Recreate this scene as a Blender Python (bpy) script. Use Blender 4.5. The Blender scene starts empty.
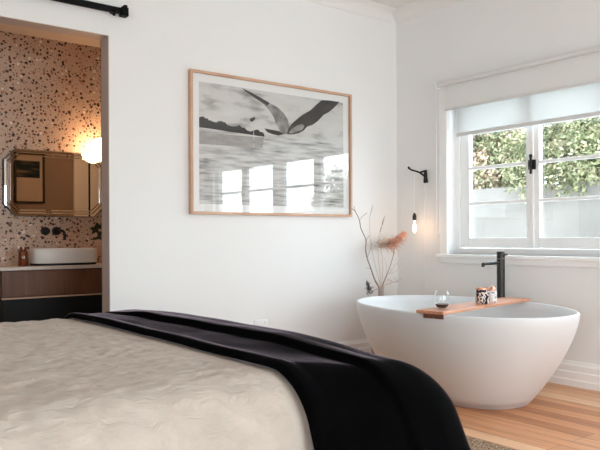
import bpy, bmesh, math, random
from mathutils import Vector, Matrix, noise
R = math.radians
PI = math.pi
sc = bpy.context.scene
COL = sc.collection
random.seed(7)

# ------------------------------------------------------------------ helpers
def link(name, bm, mats, parent=None, smooth=False, loc=None):
    me = bpy.data.meshes.new(name)
    bmesh.ops.recalc_face_normals(bm, faces=bm.faces)
    bm.to_mesh(me); bm.free()
    if not isinstance(mats, (list, tuple)): mats = [mats]
    for m in mats: me.materials.append(m)
    if smooth:
        for p in me.polygons: p.use_smooth = True
        if smooth != 'all':
            try: me.set_sharp_from_angle(angle=R(40))
            except Exception: pass
    o = bpy.data.objects.new(name, me); COL.objects.link(o)
    if parent is not None: o.parent = parent
    if loc is not None: o.location = loc
    return o

def thing(name, label, cat, loc=(0, 0, 0), rz=0, group=None):
    o = bpy.data.objects.new(name, None); COL.objects.link(o)
    o.empty_display_size = .05
    o.location = loc; o.rotation_euler = (0, 0, rz)
    o['label'] = label; o['category'] = cat
    if group: o['group'] = group
    return o

def tag(o, label, cat, group=None, kind=None):
    o['label'] = label; o['category'] = cat
    if group: o['group'] = group
    if kind: o['kind'] = kind
    return o

def struct(name, bm, mats, parent=None, smooth=False):
    o = link(name, bm, mats, parent, smooth)
    if parent is None: o['kind'] = 'structure'
    return o

def box(bm, x0, x1, y0, y1, z0, z1, bev=0, mi=0, seg=2):
    vs = [bm.verts.new((x, y, z)) for x in (x0, x1) for y in (y0, y1) for z in (z0, z1)]
    idx = [(0, 1, 3, 2), (4, 6, 7, 5), (0, 4, 5, 1), (2, 3, 7, 6), (0, 2, 6, 4), (1, 5, 7, 3)]
    fs = [bm.faces.new([vs[i] for i in f]) for f in idx]
    for f in fs: f.material_index = mi
    if bev > 0:
        es = list({e for f in fs for e in f.edges})
        r = bmesh.ops.bevel(bm, geom=es, offset=bev, segments=seg, affect='EDGES', profile=.5)
        for f in r['faces']: f.material_index = mi
    return bm

def B(): return bmesh.new()

def bx(*a, **k): return box(B(), *a, **k)

def frame_of(t):
    t = t.normalized()
    a = Vector((0, 0, 1)) if abs(t.z) < .9 else Vector((1, 0, 0))
    u = t.cross(a).normalized(); v = t.cross(u).normalized()
    return u, v

def tube(bm, pts, rads, n=10, caps=True, mi=0):
    pts = [Vector(p) for p in pts]
    if not hasattr(rads, '__len__'): rads = [rads] * len(pts)
    rings = []; u = None
    for i, p in enumerate(pts):
        t = (pts[min(i + 1, len(pts) - 1)] - pts[max(i - 1, 0)]).normalized()
        if u is None: u, v = frame_of(t)
        else:
            u = (u - t * u.dot(t)).normalized(); v = t.cross(u).normalized()
        rings.append([bm.verts.new(p + (u * math.cos(2 * PI * k / n) + v * math.sin(2 * PI * k / n)) * rads[i]) for k in range(n)])
    for a, b in zip(rings, rings[1:]):
        for k in range(n):
            f = bm.faces.new((a[k], a[(k + 1) % n], b[(k + 1) % n], b[k])); f.material_index = mi
    if caps:
        for rg in (rings[0], rings[-1]):
            f = bm.faces.new(rg); f.material_index = mi
    return bm

def smooth_path(pts, k=6):
    P = [Vector(p) for p in pts]; out = []
    P = [P[0] * 2 - P[1]] + P + [P[-1] * 2 - P[-2]]
    for i in range(1, len(P) - 2):
        for j in range(k):
            t = j / k; a, b, c, d = P[i - 1:i + 3]
            out.append(.5 * ((2 * b) + (c - a) * t + (2 * a - 5 * b + 4 * c - d) * t * t + (3 * b - a - 3 * c + d) * t ** 3))
    out.append(P[-2]); return out

def lathe(bm, prof, n=32, c=(0, 0, 0), sx=1, sy=1, mi=0, axis='Z', close=False):
    """prof: list of (r,h)"""
    rings = []
    for r, h in prof:
        ring = []
        for k in range(n if r > 1e-6 else 1):
            a = 2 * PI * k / n
            x, y, z = r * math.cos(a) * sx, r * math.sin(a) * sy, h
            if axis == 'Y': x, y, z = x, h, y
            if axis == 'X': x, y, z = h, x, y
            ring.append(bm.verts.new((c[0] + x, c[1] + y, c[2] + z)))
        rings.append(ring)
    pairs = list(zip(rings, rings[1:])) + ([(rings[-1], rings[0])] if close else [])
    for a, b in pairs:
        for k in range(n):
            k2 = (k + 1) % n
            if len(a) == 1 and len(b) == 1: continue
            if len(a) == 1: f = bm.faces.new((a[0], b[k2], b[k]))
            elif len(b) == 1: f = bm.faces.new((a[k], a[k2], b[0]))
            else: f = bm.faces.new((a[k], a[k2], b[k2], b[k]))
            f.material_index = mi
    return bm

def prism(bm, poly, y0, y1, mi=0, plane='XZ'):
    """extrude polygon between two values of the remaining axis"""
    def P(a, b, c):
        return {'XZ': (a, c, b), 'YZ': (c, a, b), 'XY': (a, b, c)}[plane]
    A = [bm.verts.new(P(a, b, y0)) for a, b in poly]
    Bv = [bm.verts.new(P(a, b, y1)) for a, b in poly]
    n = len(poly)
    fs = [bm.faces.new(A), bm.faces.new(Bv)]
    for i in range(n): fs.append(bm.faces.new((A[i], A[(i + 1) % n], Bv[(i + 1) % n], Bv[i])))
    for f in fs: f.material_index = mi
    return bm

def uv_sphere(bm, c, r, n=24, m=14, sz=1.0, mi=0):
    prof = [(r * math.sin(PI * i / m), -r * sz * math.cos(PI * i / m)) for i in range(m + 1)]
    prof[0] = (0, prof[0][1]); prof[-1] = (0, prof[-1][1])
    return lathe(bm, prof, n, c, mi=mi)

# ------------------------------------------------------------------ materials
def s2l(c):
    return tuple((x / 12.92 if x <= .04045 else ((x + .055) / 1.055) ** 2.4) for x in [v / 255 for v in c]) + (1,)

def mat(name, col, rough=.6, metal=0, spec=.5, sheen=0, coat=0, bump=None, var=None):
    """col: linear rgb tuple. bump=(scale,strength,dist) noise. var=(scale,amount)"""
    m = bpy.data.materials.new(name); m.use_nodes = True
    nt = m.node_tree; p = nt.nodes['Principled BSDF']
    col = tuple(col[:3]) + (1,)
    p.inputs['Base Color'].default_value = col
    p.inputs['Roughness'].default_value = rough
    p.inputs['Metallic'].default_value = metal
    p.inputs['Specular IOR Level'].default_value = spec
    if sheen: p.inputs['Sheen Weight'].default_value = sheen; p.inputs['Sheen Roughness'].default_value = .4
    if coat: p.inputs['Coat Weight'].default_value = coat
    tc = nt.nodes.new('ShaderNodeTexCoord')
    v = var or (6, .04)
    n = nt.nodes.new('ShaderNodeTexNoise'); n.inputs['Scale'].default_value = v[0]; n.inputs['Detail'].default_value = 4
    nt.links.new(tc.outputs['Object'], n.inputs['Vector'])
    mr = nt.nodes.new('ShaderNodeMapRange'); mr.inputs['From Min'].default_value = .3; mr.inputs['From Max'].default_value = .7
    mr.inputs['To Min'].default_value = 1 - v[1]; mr.inputs['To Max'].default_value = 1 + v[1]
    nt.links.new(n.outputs['Fac'], mr.inputs['Value'])
    vm = nt.nodes.new('ShaderNodeVectorMath'); vm.operation = 'SCALE'; vm.inputs[0].default_value = col[:3]
    nt.links.new(mr.outputs['Result'], vm.inputs['Scale'])
    nt.links.new(vm.outputs['Vector'], p.inputs['Base Color'])
    if bump:
        nb = nt.nodes.new('ShaderNodeTexNoise'); nb.inputs['Scale'].default_value = bump[0]; nb.inputs['Detail'].default_value = 3
        nt.links.new(tc.outputs['Object'], nb.inputs['Vector'])
        b = nt.nodes.new('ShaderNodeBump'); b.inputs['Strength'].default_value = bump[1]; b.inputs['Distance'].default_value = bump[2]
        nt.links.new(nb.outputs['Fac'], b.inputs['Height']); nt.links.new(b.outputs['Normal'], p.inputs['Normal'])
    return m

def ramp(nt, stops, interp='LINEAR'):
    r = nt.nodes.new('ShaderNodeValToRGB'); cr = r.color_ramp; cr.interpolation = interp
    while len(cr.elements) > 1: cr.elements.remove(cr.elements[-1])
    cr.elements[0].position = stops[0][0]; cr.elements[0].color = stops[0][1]
    for p, c in stops[1:]:
        e = cr.elements.new(p); e.color = c
    return r

def c3(r, g, b): return (r, g, b, 1)

def glassmat(name, tint=(1, 1, 1), ior=1.45, boost=1.0):
    m = bpy.data.materials.new(name); m.use_nodes = True; nt = m.node_tree
    nt.nodes.remove(nt.nodes['Principled BSDF']); out = nt.nodes['Material Output']
    t = nt.nodes.new('ShaderNodeBsdfTransparent'); t.inputs['Color'].default_value = (*tint, 1)
    g = nt.nodes.new('ShaderNodeBsdfGlossy'); g.inputs['Roughness'].default_value = .003; g.inputs['Color'].default_value = (1, 1, 1, 1)
    lw = nt.nodes.new('ShaderNodeLayerWeight'); lw.inputs[0].default_value = .5
    pw = nt.nodes.new('ShaderNodeMath'); pw.operation = 'POWER'; pw.inputs[1].default_value = 5; nt.links.new(lw.outputs['Facing'], pw.inputs[0])
    f = nt.nodes.new('ShaderNodeMath'); f.operation = 'MULTIPLY_ADD'; f0 = ((ior - 1) / (ior + 1)) ** 2
    f.inputs[1].default_value = 1 - f0; f.inputs[2].default_value = f0; nt.links.new(pw.outputs[0], f.inputs[0])
    mm = nt.nodes.new('ShaderNodeMath'); mm.operation = 'MULTIPLY'; mm.use_clamp = True; mm.inputs[1].default_value = boost
    mx = nt.nodes.new('ShaderNodeMixShader')
    nt.links.new(f.outputs[0], mm.inputs[0]); nt.links.new(mm.outputs[0], mx.inputs[0])
    nt.links.new(t.outputs[0], mx.inputs[1]); nt.links.new(g.outputs[0], mx.inputs[2]); nt.links.new(mx.outputs[0], out.inputs[0])
    return m

def emis(name, col, strength):
    m = bpy.data.materials.new(name); m.use_nodes = True; nt = m.node_tree
    nt.nodes.remove(nt.nodes['Principled BSDF'])
    e = nt.nodes.new('ShaderNodeEmission'); e.inputs[0].default_value = (*col, 1); e.inputs[1].default_value = strength
    nt.links.new(e.outputs[0], nt.nodes['Material Output'].inputs[0]); return m

M = {}
M['wall'] = mat('wall paint', (.80, .80, .79), .75, spec=.3, bump=(90, .04, .002), var=(1.2, .012))
M['ceil'] = mat('ceiling paint', (.80, .785, .765), .85, spec=.2, bump=(60, .04, .002), var=(1, .01))
M['trim'] = mat('gloss trim paint', (.90, .90, .89), .38, bump=(40, .02, .002), var=(3, .01))
M['reveal'] = mat('doorway lining paint', (.60, .50, .45), .6, var=(3, .03))
M['tub'] = mat('matt stone resin', (.71, .72, .725), .42, spec=.4, var=(2, .01))
M['black'] = mat('matt black metal', (.006, .006, .0065), .5, spec=.3, var=(8, .1))
M['rail'] = mat('black powder coat', (.003, .003, .0035), .6, spec=.15, var=(8, .1))
M['gun'] = mat('brushed gunmetal', (.022, .020, .019), .4, metal=.2, var=(20, .15))
M['blockout'] = mat('blockout blind cloth', (.74, .745, .73), .8, bump=(300, .1, .001), var=(2, .01))
M['alu'] = mat('white aluminium', (.7, .7, .69), .35, var=(3, .02))
M['mat'] = mat('mount board', (.86, .86, .84), .9, var=(3, .01))
M['plastic'] = mat('white plastic', (.82, .82, .82), .35, var=(3, .01))
M['copper'] = mat('copper', (.75, .36, .24), .3, metal=.8, var=(20, .1))
M['stone'] = mat('counter stone', (.62, .52, .45), .35, var=(30, .06))
M['basin'] = mat('basin ceramic', (.80, .77, .72), .3, var=(3, .01))
M['amber'] = mat('amber glass', (.16, .035, .012), .12, spec=.7, var=(8, .1))
M['bwall'] = mat('bathroom taupe paint', (.34, .25, .20), .8, var=(2, .03))
M['bdark'] = mat('dark floor tile', (.03, .028, .027), .5, var=(6, .1))
M['bceil'] = mat('bathroom ceiling paint', (.72, .62, .55), .8, var=(2, .02))
M['undershade'] = mat('under vanity shade black', (.008, .008, .008), .6, spec=.3, var=(5, .1))  # black standing for the shade below the vanity
M['leaf'] = mat('dark leaf', (.012, .02, .01), .4, var=(20, .3))
M['branch'] = mat('bare twig bark', (.27, .18, .15), .8, var=(40, .3))
M['tan'] = mat('dried grass tan', (.52, .37, .28), .9, var=(60, .25))
M['rust'] = mat('dried plume terracotta', (.62, .32, .22), .95, var=(50, .35))
M['seed'] = mat('dark dried seed head', (.06, .045, .055), .9, var=(80, .5))
M['ceramic'] = mat('pinkish stoneware', (.40, .33, .30), .7, bump=(40, .3, .003), var=(12, .15))
M['wine'] = mat('red wine', (.012, .002, .003), .08, spec=.6, var=(3, .05))
M['sock'] = mat('mattress ticking', (.7, .66, .6), .9, var=(10, .05))
M['paling'] = None
M['glass'] = glassmat('window glass', (.985, .985, .98), 1.45)
M['glazing'] = glassmat('picture glazing', (1, 1, 1), 1.52, 1.25)
M['clear'] = glassmat('clear glass', (.96, .97, .97), 1.5, 1.3)
M['mirror'] = mat('silvered mirror', (.80, .80, .78), .015, metal=1, var=(1, .005))
M['globe'] = emis('opal globe light', (1, .60, .31), 13)
M['filament'] = emis('glowing filament', (1, .66, .40), 12)

def wood(name, cols, scale=(1, 14, 14), rough=.45, coat=0):
    m = bpy.data.materials.new(name); m.use_nodes = True; nt = m.node_tree; p = nt.nodes['Principled BSDF']
    tc = nt.nodes.new('ShaderNodeTexCoord'); mp = nt.nodes.new('ShaderNodeMapping'); mp.inputs['Scale'].default_value = scale
    n = nt.nodes.new('ShaderNodeTexNoise'); n.inputs['Scale'].default_value = 3; n.inputs['Detail'].default_value = 8; n.inputs['Distortion'].default_value = .6
    r = ramp(nt, [(.25, cols[0]), (.5, cols[1]), (.75, cols[2])])
    nt.links.new(tc.outputs['Object'], mp.inputs[0]); nt.links.new(mp.outputs[0], n.inputs['Vector']); nt.links.new(n.outputs['Fac'], r.inputs[0])
    nt.links.new(r.outputs[0], p.inputs['Base Color']); p.inputs['Roughness'].default_value = rough
    return m
M['oak'] = wood('pale oak', [c3(.50, .29, .18), c3(.58, .36, .24), c3(.66, .43, .30)], (2, 2, 2), .5)
M['caddy'] = wood('oiled bath board timber', [c3(.44, .18, .095), c3(.60, .27, .155), c3(.70, .37, .23)], (2, 20, 20), .4)
M['cleat'] = wood('dark board cleat', [c3(.10, .035, .02), c3(.15, .055, .035), c3(.2, .08, .05)], (2, 20, 20), .5)
M['walnut'] = wood('walnut veneer', [c3(.10, .036, .015), c3(.14, .052, .023), c3(.18, .072, .034)], (14, 14, 1.2), .5)

# floor boards
def floor_mat():
    m = bpy.data.materials.new('honey floorboards'); m.use_nodes = True; nt = m.node_tree; p = nt.nodes['Principled BSDF']; L = nt.links.new
    tc = nt.nodes.new('ShaderNodeTexCoord'); sp = nt.nodes.new('ShaderNodeSeparateXYZ'); cb = nt.nodes.new('ShaderNodeCombineXYZ')
    L(tc.outputs['Object'], sp.inputs[0]); L(sp.outputs['Y'], cb.inputs['X']); L(sp.outputs['X'], cb.inputs['Y'])
    br = nt.nodes.new('ShaderNodeTexBrick'); br.offset = .37; br.offset_frequency = 3
    br.inputs['Scale'].default_value = 1; br.inputs['Brick Width'].default_value = 2.3; br.inputs['Row Height'].default_value = .105
    br.inputs['Mortar Size'].default_value = .0012; br.inputs['Mortar Smooth'].default_value = .3; br.inputs['Bias'].default_value = 0
    br.inputs['Color1'].default_value = c3(0, 0, 0); br.inputs['Color2'].default_value = c3(1, 1, 1); br.inputs['Mortar'].default_value = c3(.5, .5, .5)
    L(cb.outputs[0], br.inputs['Vector'])
    r = ramp(nt, [(0, c3(.42, .16, .06)), (.3, c3(.56, .24, .10)), (.6, c3(.67, .32, .15)), (.85, c3(.78, .43, .22)), (1, c3(.88, .58, .36))])
    L(br.outputs['Color'], r.inputs[0])
    mp = nt.nodes.new('ShaderNodeMapping'); mp.inputs['Scale'].default_value = (1.2, 26, 1); L(cb.outputs[0], mp.inputs[0])
    n = nt.nodes.new('ShaderNodeTexNoise'); n.inputs['Scale'].default_value = 1.6; n.inputs['Detail'].default_value = 7; n.inputs['Distortion'].default_value = .4
    L(mp.outputs[0], n.inputs['Vector'])
    g = ramp(nt, [(.28, c3(.74, .68, .64)), (.5, c3(1, 1, 1)), (.72, c3(1.16, 1.18, 1.2))]); L(n.outputs['Fac'], g.inputs[0])
    mx = nt.nodes.new('ShaderNodeMix'); mx.data_type = 'RGBA'; mx.blend_type = 'MULTIPLY'; mx.inputs[0].default_value = 1
    L(r.outputs[0], mx.inputs[6]); L(g.outputs[0], mx.inputs[7])
    m2 = nt.nodes.new('ShaderNodeMix'); m2.data_type = 'RGBA'; L(br.outputs['Fac'], m2.inputs[0]); L(mx.outputs[2], m2.inputs[6]); m2.inputs[7].default_value = c3(.12, .05, .03)
    L(m2.outputs[2], p.inputs['Base Color']); p.inputs['Roughness'].default_value = .36; p.inputs['Specular IOR Level'].default_value = .45
    b = nt.nodes.new('ShaderNodeBump'); b.inputs['Strength'].default_value = .25; b.inputs['Distance'].default_value = .002; b.invert = True
    L(br.outputs['Fac'], b.inputs['Height']); L(b.outputs[0], p.inputs['Normal'])
    return m
M['floor'] = floor_mat()

def terrazzo():
    m = bpy.data.materials.new('terrazzo tile'); m.use_nodes = True; nt = m.node_tree; p = nt.nodes['Principled BSDF']; L = nt.links.new
    tc = nt.nodes.new('ShaderNodeTexCoord')
    base = None; cur = None
    nb = nt.nodes.new('ShaderNodeTexNoise'); nb.inputs['Scale'].default_value = 5; L(tc.outputs['Object'], nb.inputs['Vector'])
    rb = ramp(nt, [(.3, c3(.52, .365, .27)), (.7, c3(.60, .44, .335))]); L(nb.outputs['Fac'], rb.inputs[0]); cur = rb.outputs[0]
    for scale, kmin, kmax, cols, off in (
            (36, .10, .40, [(0, c3(.025, .010, .007)), (.30, c3(.20, .055, .022)), (.55, c3(.04, .018, .012)), (.75, c3(.36, .15, .07)), (.92, c3(.8, .72, .62))], 0),
            (24, .03, .30, [(0, c3(.016, .008, .006)), (.45, c3(.12, .035, .018)), (.7, c3(.02, .014, .012)), (.88, c3(.36, .18, .10))], 11.3),
            (80, .05, .30, [(0, c3(.05, .03, .02)), (.5, c3(.30, .16, .09)), (.8, c3(.10, .05, .03))], 23.1)):
        mp = nt.nodes.new('ShaderNodeMapping'); mp.inputs['Location'].default_value = (off, 0, off); mp.inputs['Rotation'].default_value = (0, off, 0)
        nd = nt.nodes.new('ShaderNodeTexNoise'); nd.inputs['Scale'].default_value = scale * 1.2; L(tc.outputs['Object'], nd.inputs['Vector'])
        ad = nt.nodes.new('ShaderNodeVectorMath'); ad.operation = 'MULTIPLY_ADD'; L(nd.outputs['Color'], ad.inputs[0]); ad.inputs[1].default_value = (.5 / scale,) * 3
        L(tc.outputs['Object'], mp.inputs[0]); L(mp.outputs[0], ad.inputs[2])
        sp = nt.nodes.new('ShaderNodeSeparateXYZ'); L(ad.outputs[0], sp.inputs[0])
        cb = nt.nodes.new('ShaderNodeCombineXYZ'); L(sp.outputs['X'], cb.inputs['X']); L(sp.outputs['Z'], cb.inputs['Y'])
        v = nt.nodes.new('ShaderNodeTexVoronoi'); v.voronoi_dimensions = '2D'; v.distance = 'MANHATTAN' if off > 20 else 'EUCLIDEAN'
        v.inputs['Scale'].default_value = scale; v.inputs['Randomness'].default_value = 1; L(cb.outputs[0], v.inputs['Vector'])
        sc_ = nt.nodes.new('ShaderNodeSeparateColor'); L(v.outputs['Color'], sc_.inputs[0])
        pw = nt.nodes.new('ShaderNodeMath'); pw.operation = 'POWER'; L(sc_.outputs[0], pw.inputs[0]); pw.inputs[1].default_value = 1.6
        th = nt.nodes.new('ShaderNodeMapRange'); L(pw.outputs[0], th.inputs[0]); th.inputs['To Min'].default_value = kmin; th.inputs['To Max'].default_value = kmax
        lt = nt.nodes.new('ShaderNodeMath'); lt.operation = 'LESS_THAN'; L(v.outputs['Distance'], lt.inputs[0]); L(th.outputs[0], lt.inputs[1])
        g2 = nt.nodes.new('ShaderNodeMath'); g2.operation = 'GREATER_THAN'; L(sc_.outputs[2], g2.inputs[0]); g2.inputs[1].default_value = .22
        mu = nt.nodes.new('ShaderNodeMath'); mu.operation = 'MULTIPLY'; L(lt.outputs[0], mu.inputs[0]); L(g2.outputs[0], mu.inputs[1])
        rc = ramp(nt, cols, 'CONSTANT'); L(sc_.outputs[1], rc.inputs[0])
        mx = nt.nodes.new('ShaderNodeMix'); mx.data_type = 'RGBA'; L(mu.outputs[0], mx.inputs[0]); L(cur, mx.inputs[6]); L(rc.outputs[0], mx.inputs[7]); cur = mx.outputs[2]
    L(cur, p.inputs['Base Color']); p.inputs['Roughness'].default_value = .45
    return m
M['terrazzo'] = terrazzo()

def linen(name, c0, c1, sheen=.15):
    m = bpy.data.materials.new(name); m.use_nodes = True; nt = m.node_tree; p = nt.nodes['Principled BSDF']; L = nt.links.new
    tc = nt.nodes.new('ShaderNodeTexCoord')
    mp = nt.nodes.new('ShaderNodeMapping'); mp.inputs['Scale'].default_value = (1, 1, 1)
    n = nt.nodes.new('ShaderNodeTexNoise'); n.inputs['Scale'].default_value = 9; n.inputs['Detail'].default_value = 8; L(tc.outputs['Object'], n.inputs['Vector'])
    r = ramp(nt, [(.3, c0), (.7, c1)]); L(n.outputs['Fac'], r.inputs[0]); L(r.outputs[0], p.inputs['Base Color'])
    w = nt.nodes.new('ShaderNodeTexNoise'); w.inputs['Scale'].default_value = 420; L(tc.outputs['Object'], w.inputs['Vector'])
    b = nt.nodes.new('ShaderNodeBump'); b.inputs['Strength'].default_value = .35; b.inputs['Distance'].default_value = .0012
    L(w.outputs['Fac'], b.inputs['Height']); L(b.outputs[0], p.inputs['Normal'])
    p.inputs['Roughness'].default_value = .92; p.inputs['Sheen Weight'].default_value = sheen; p.inputs['Sheen Roughness'].default_value = .5
    p.inputs['Specular IOR Level'].default_value = .15
    return m
M['linen'] = linen('oatmeal linen', c3(.48, .42, .365), c3(.57, .505, .445), .1)
def crinkle(m):
    nt = m.node_tree; L = nt.links.new; p = nt.nodes['Principled BSDF']; old = p.inputs['Normal'].links[0].from_node
    tc = nt.nodes.new('ShaderNodeTexCoord'); mp = nt.nodes.new('ShaderNodeMapping'); mp.inputs['Rotation'].default_value = (0, 0, .5); mp.inputs['Scale'].default_value = (1, 2.2, 1)
    L(tc.outputs['Object'], mp.inputs[0])
    n = nt.nodes.new('ShaderNodeTexNoise'); n.inputs['Scale'].default_value = 9; n.inputs['Detail'].default_value = 7; n.inputs['Roughness'].default_value = .6; n.inputs['Distortion'].default_value = 1.2
    L(mp.outputs[0], n.inputs['Vector'])
    a = nt.nodes.new('ShaderNodeMath'); a.operation = 'SUBTRACT'; L(n.outputs['Fac'], a.inputs[0]); a.inputs[1].default_value = .5
    ab = nt.nodes.new('ShaderNodeMath'); ab.operation = 'ABSOLUTE'; L(a.outputs[0], ab.inputs[0])
    b = nt.nodes.new('ShaderNodeBump'); b.invert = True; b.inputs['Strength'].default_value = .55; b.inputs['Distance'].default_value = .03
    L(ab.outputs[0], b.inputs['Height']); L(old.outputs[0], b.inputs['Normal']); L(b.outputs[0], p.inputs['Normal'])
crinkle(M['linen'])
M['throw'] = linen('charcoal wool', c3(.0008, .0008, .001), c3(.0018, .0016, .0018), .05)
M['throw'].node_tree.nodes['Principled BSDF'].inputs['Specular IOR Level'].default_value = .03
M['throw'].node_tree.nodes['Principled BSDF'].inputs['Sheen Weight'].default_value = .9
M['throw'].node_tree.nodes['Principled BSDF'].inputs['Sheen Roughness'].default_value = .12
M['throw'].node_tree.nodes['Principled BSDF'].inputs['Sheen Tint'].default_value = (.62, .48, .54, 1)

def sheer():
    m = bpy.data.materials.new('sheer blind cloth'); m.use_nodes = True; nt = m.node_tree; L = nt.links.new
    nt.nodes.remove(nt.nodes['Principled BSDF'])
    d = nt.nodes.new('ShaderNodeBsdfDiffuse'); d.inputs[0].default_value = c3(.85, .87, .86)
    t = nt.nodes.new('ShaderNodeBsdfTranslucent'); t.inputs[0].default_value = c3(.66, .66, .65)
    tr = nt.nodes.new('ShaderNodeBsdfTransparent')
    tc = nt.nodes.new('ShaderNodeTexCoord'); n = nt.nodes.new('ShaderNodeTexNoise'); n.inputs['Scale'].default_value = 400; L(tc.outputs['Object'], n.inputs['Vector'])
    mr = nt.nodes.new('ShaderNodeMapRange'); mr.inputs['To Min'].default_value = .04; mr.inputs['To Max'].default_value = .14; L(n.outputs['Fac'], mr.inputs[0])
    a = nt.nodes.new('ShaderNodeMixShader'); a.inputs[0].default_value = .42; L(d.outputs[0], a.inputs[1]); L(t.outputs[0], a.inputs[2])
    b = nt.nodes.new('ShaderNodeMixShader'); L(mr.outputs[0], b.inputs[0]); L(a.outputs[0], b.inputs[1]); L(tr.outputs[0], b.inputs[2])
    L(b.outputs[0], nt.nodes['Material Output'].inputs[0]); return m
M['sheer'] = sheer()

def speckle(name, stops, scale, rough=.9, bump=.5, dist=.004, detail=2):
    m = bpy.data.materials.new(name); m.use_nodes = True; nt = m.node_tree; p = nt.nodes['Principled BSDF']; L = nt.links.new
    tc = nt.nodes.new('ShaderNodeTexCoord'); n = nt.nodes.new('ShaderNodeTexNoise'); n.inputs['Scale'].default_value = scale; n.inputs['Detail'].default_value = detail
    L(tc.outputs['Object'], n.inputs['Vector']); r = ramp(nt, stops); L(n.outputs['Fac'], r.inputs[0]); L(r.outputs[0], p.inputs['Base Color'])
    p.inputs['Roughness'].default_value = rough; p.inputs['Specular IOR Level'].default_value = .2
    if bump:
        b = nt.nodes.new('ShaderNodeBump'); b.inputs['Strength'].default_value = bump; b.inputs['Distance'].default_value = dist
        L(n.outputs['Fac'], b.inputs['Height']); L(b.outputs[0], p.inputs['Normal'])
    return m
M['rug'] = speckle('woven jute', [(.36, c3(.07, .04, .025)), (.47, c3(.26, .17, .11)), (.62, c3(.62, .46, .32))], 105, 1, .9, .006, 3)
M['render'] = speckle('pale rendered garden wall', [(.3, c3(.125, .114, .102)), (.7, c3(.165, .152, .137))], 2.2, .9, 0, detail=6)
M['gravel'] = speckle('pale gravel', [(.3, c3(.35, .34, .31)), (.7, c3(.55, .53, .5))], 12, .9, 0)
M['jarpat'] = speckle('black and white floral print', [(.0, c3(.012, .011, .012)), (.49, c3(.015, .013, .014)), (.54, c3(.75, .55, .45)), (.62, c3(.82, .8, .78)), (.68, c3(.05, .04, .04))], 55, .35, 0, detail=1)
M['jarpat2'] = speckle('pale marbled print', [(.35, c3(.30, .22, .2)), (.47, c3(.78, .76, .74)), (.65, c3(.82, .81, .8))], 70, .35, 0, detail=1)
M['leafA'] = speckle('shrub leaves green', [(.3, c3(.07, .085, .035)), (.5, c3(.18, .185, .09)), (.7, c3(.34, .29, .19))], 5, .6, 0)
M['leafB'] = speckle('shrub leaves blush tipped', [(.3, c3(.13, .15, .07)), (.45, c3(.25, .25, .14)), (.57, c3(.45, .32, .22)), (.75, c3(.48, .42, .30))], 4, .6, 0)
M['bark'] = mat('shrub bark', (.08, .06, .05), .9, var=(20, .3))

# ------------------------------------------------------------------ camera
F_PX, YAW, ROLL, SH = 692.8, 37.625, -.305, 11.88
cam = bpy.data.objects.new('camera', bpy.data.cameras.new('camera')); COL.objects.link(cam)
yw = R(YAW); rr = R(ROLL)
fw = Vector((math.sin(yw), math.cos(yw), 0)); rt = Vector((math.cos(yw), -math.sin(yw), 0)); up = Vector((0, 0, 1))
rt2 = rt * math.cos(rr) + up * math.sin(rr); up2 = -rt * math.sin(rr) + up * math.cos(rr)
mw = Matrix((rt2, up2, -fw)).transposed().to_4x4(); mw.translation = Vector((-4.252, -4.162, 1.0))
cam.matrix_world = mw
cam.data.sensor_width = 36; cam.data.lens = 36 * F_PX / 600; cam.data.shift_y = SH / 600
cam.data.clip_start = .05; cam.data.clip_end = 200
sc.camera = cam

# ------------------------------------------------------------------ room shell
XW, YF, H = -6.6, -6.4, 2.9           # left wall, front wall, height
WY0, WY1 = -.56, -3.30                # window opening along the right wall
WZ0, WZ1 = .86, 2.12
TH = .25
struct('floor', bx(XW - .1, .25, YF - .1, .12, -.1, 0), M['floor'])
struct('ceiling', bx(XW - .1, .25, YF - .1, .12, H, H + .1), M['ceil'])
DX0, DX1, DZ = -3.95, -2.548, 2.268
b = B(); box(b, XW, DX0, 0, .12, 0, H); box(b, DX1, .25, 0, .12, 0, H); box(b, DX0, DX1, 0, .12, DZ, H)
struct('wall_back', b, M['wall'])
b = B()
box(b, 0, TH, WY0, 0, 0, H); box(b, 0, TH, YF, WY1, 0, H); box(b, 0, TH, WY1, WY0, 0, WZ0); box(b, 0, TH, WY1, WY0, WZ1, H)
struct('wall_right', b, M['wall'])
# left and front walls, with unseen window openings added and sized for fill light
LY0, LY1 = -5.9, -3.9
b = B(); box(b, XW - .15, XW, YF, LY0, 0, H); box(b, XW - .15, XW, LY1, 0, 0, H); box(b, XW - .15, XW, LY0, LY1, 0, .4); box(b, XW - .15, XW, LY0, LY1, 1.95, H)
struct('wall_left', b, M['wall'])
FX0, FX1 = -3.7, -.6
b = B(); box(b, XW, FX0, YF - .15, YF, 0, H); box(b, FX1, TH, YF - .15, YF, 0, H); box(b, FX0, FX1, YF - .15, YF, 0, .2); box(b, FX0, FX1, YF - .15, YF, 2.0, H)
struct('wall_front', b, M['wall'])

def baseboard(name, prof, p0, p1, plane):
    b = B(); prism(b, prof, p0, p1, plane=plane); return struct(name, b, M['trim'])
BP = [(0, 0), (-.030, 0), (-.030, .040), (-.024, .050), (-.024, .092), (-.018, .100), (-.018, .135), (-.010, .148), (-.006, .165), (0, .165)]
baseboard('baseboard_right', BP, YF, 0, 'XZ')
bb = BP
b = B(); prism(b, bb, DX1 + .02, -.03, plane='YZ'); struct('baseboard_back', b, M['trim'])
CP = [(0, H), (-.085, H), (-.083, H - .003), (-.06, H - .012), (-.038, H - .028), (-.020, H - .050), (-.009, H - .072), (-.005, H - .092), (0, H - .095)]
b = B(); prism(b, CP, YF, 0, plane='XZ'); struct('trim_1', b, M['ceil'], smooth=True)
b = B(); prism(b, CP, XW, -.085, plane='YZ'); struct('trim_2', b, M['ceil'], smooth=True)
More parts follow.
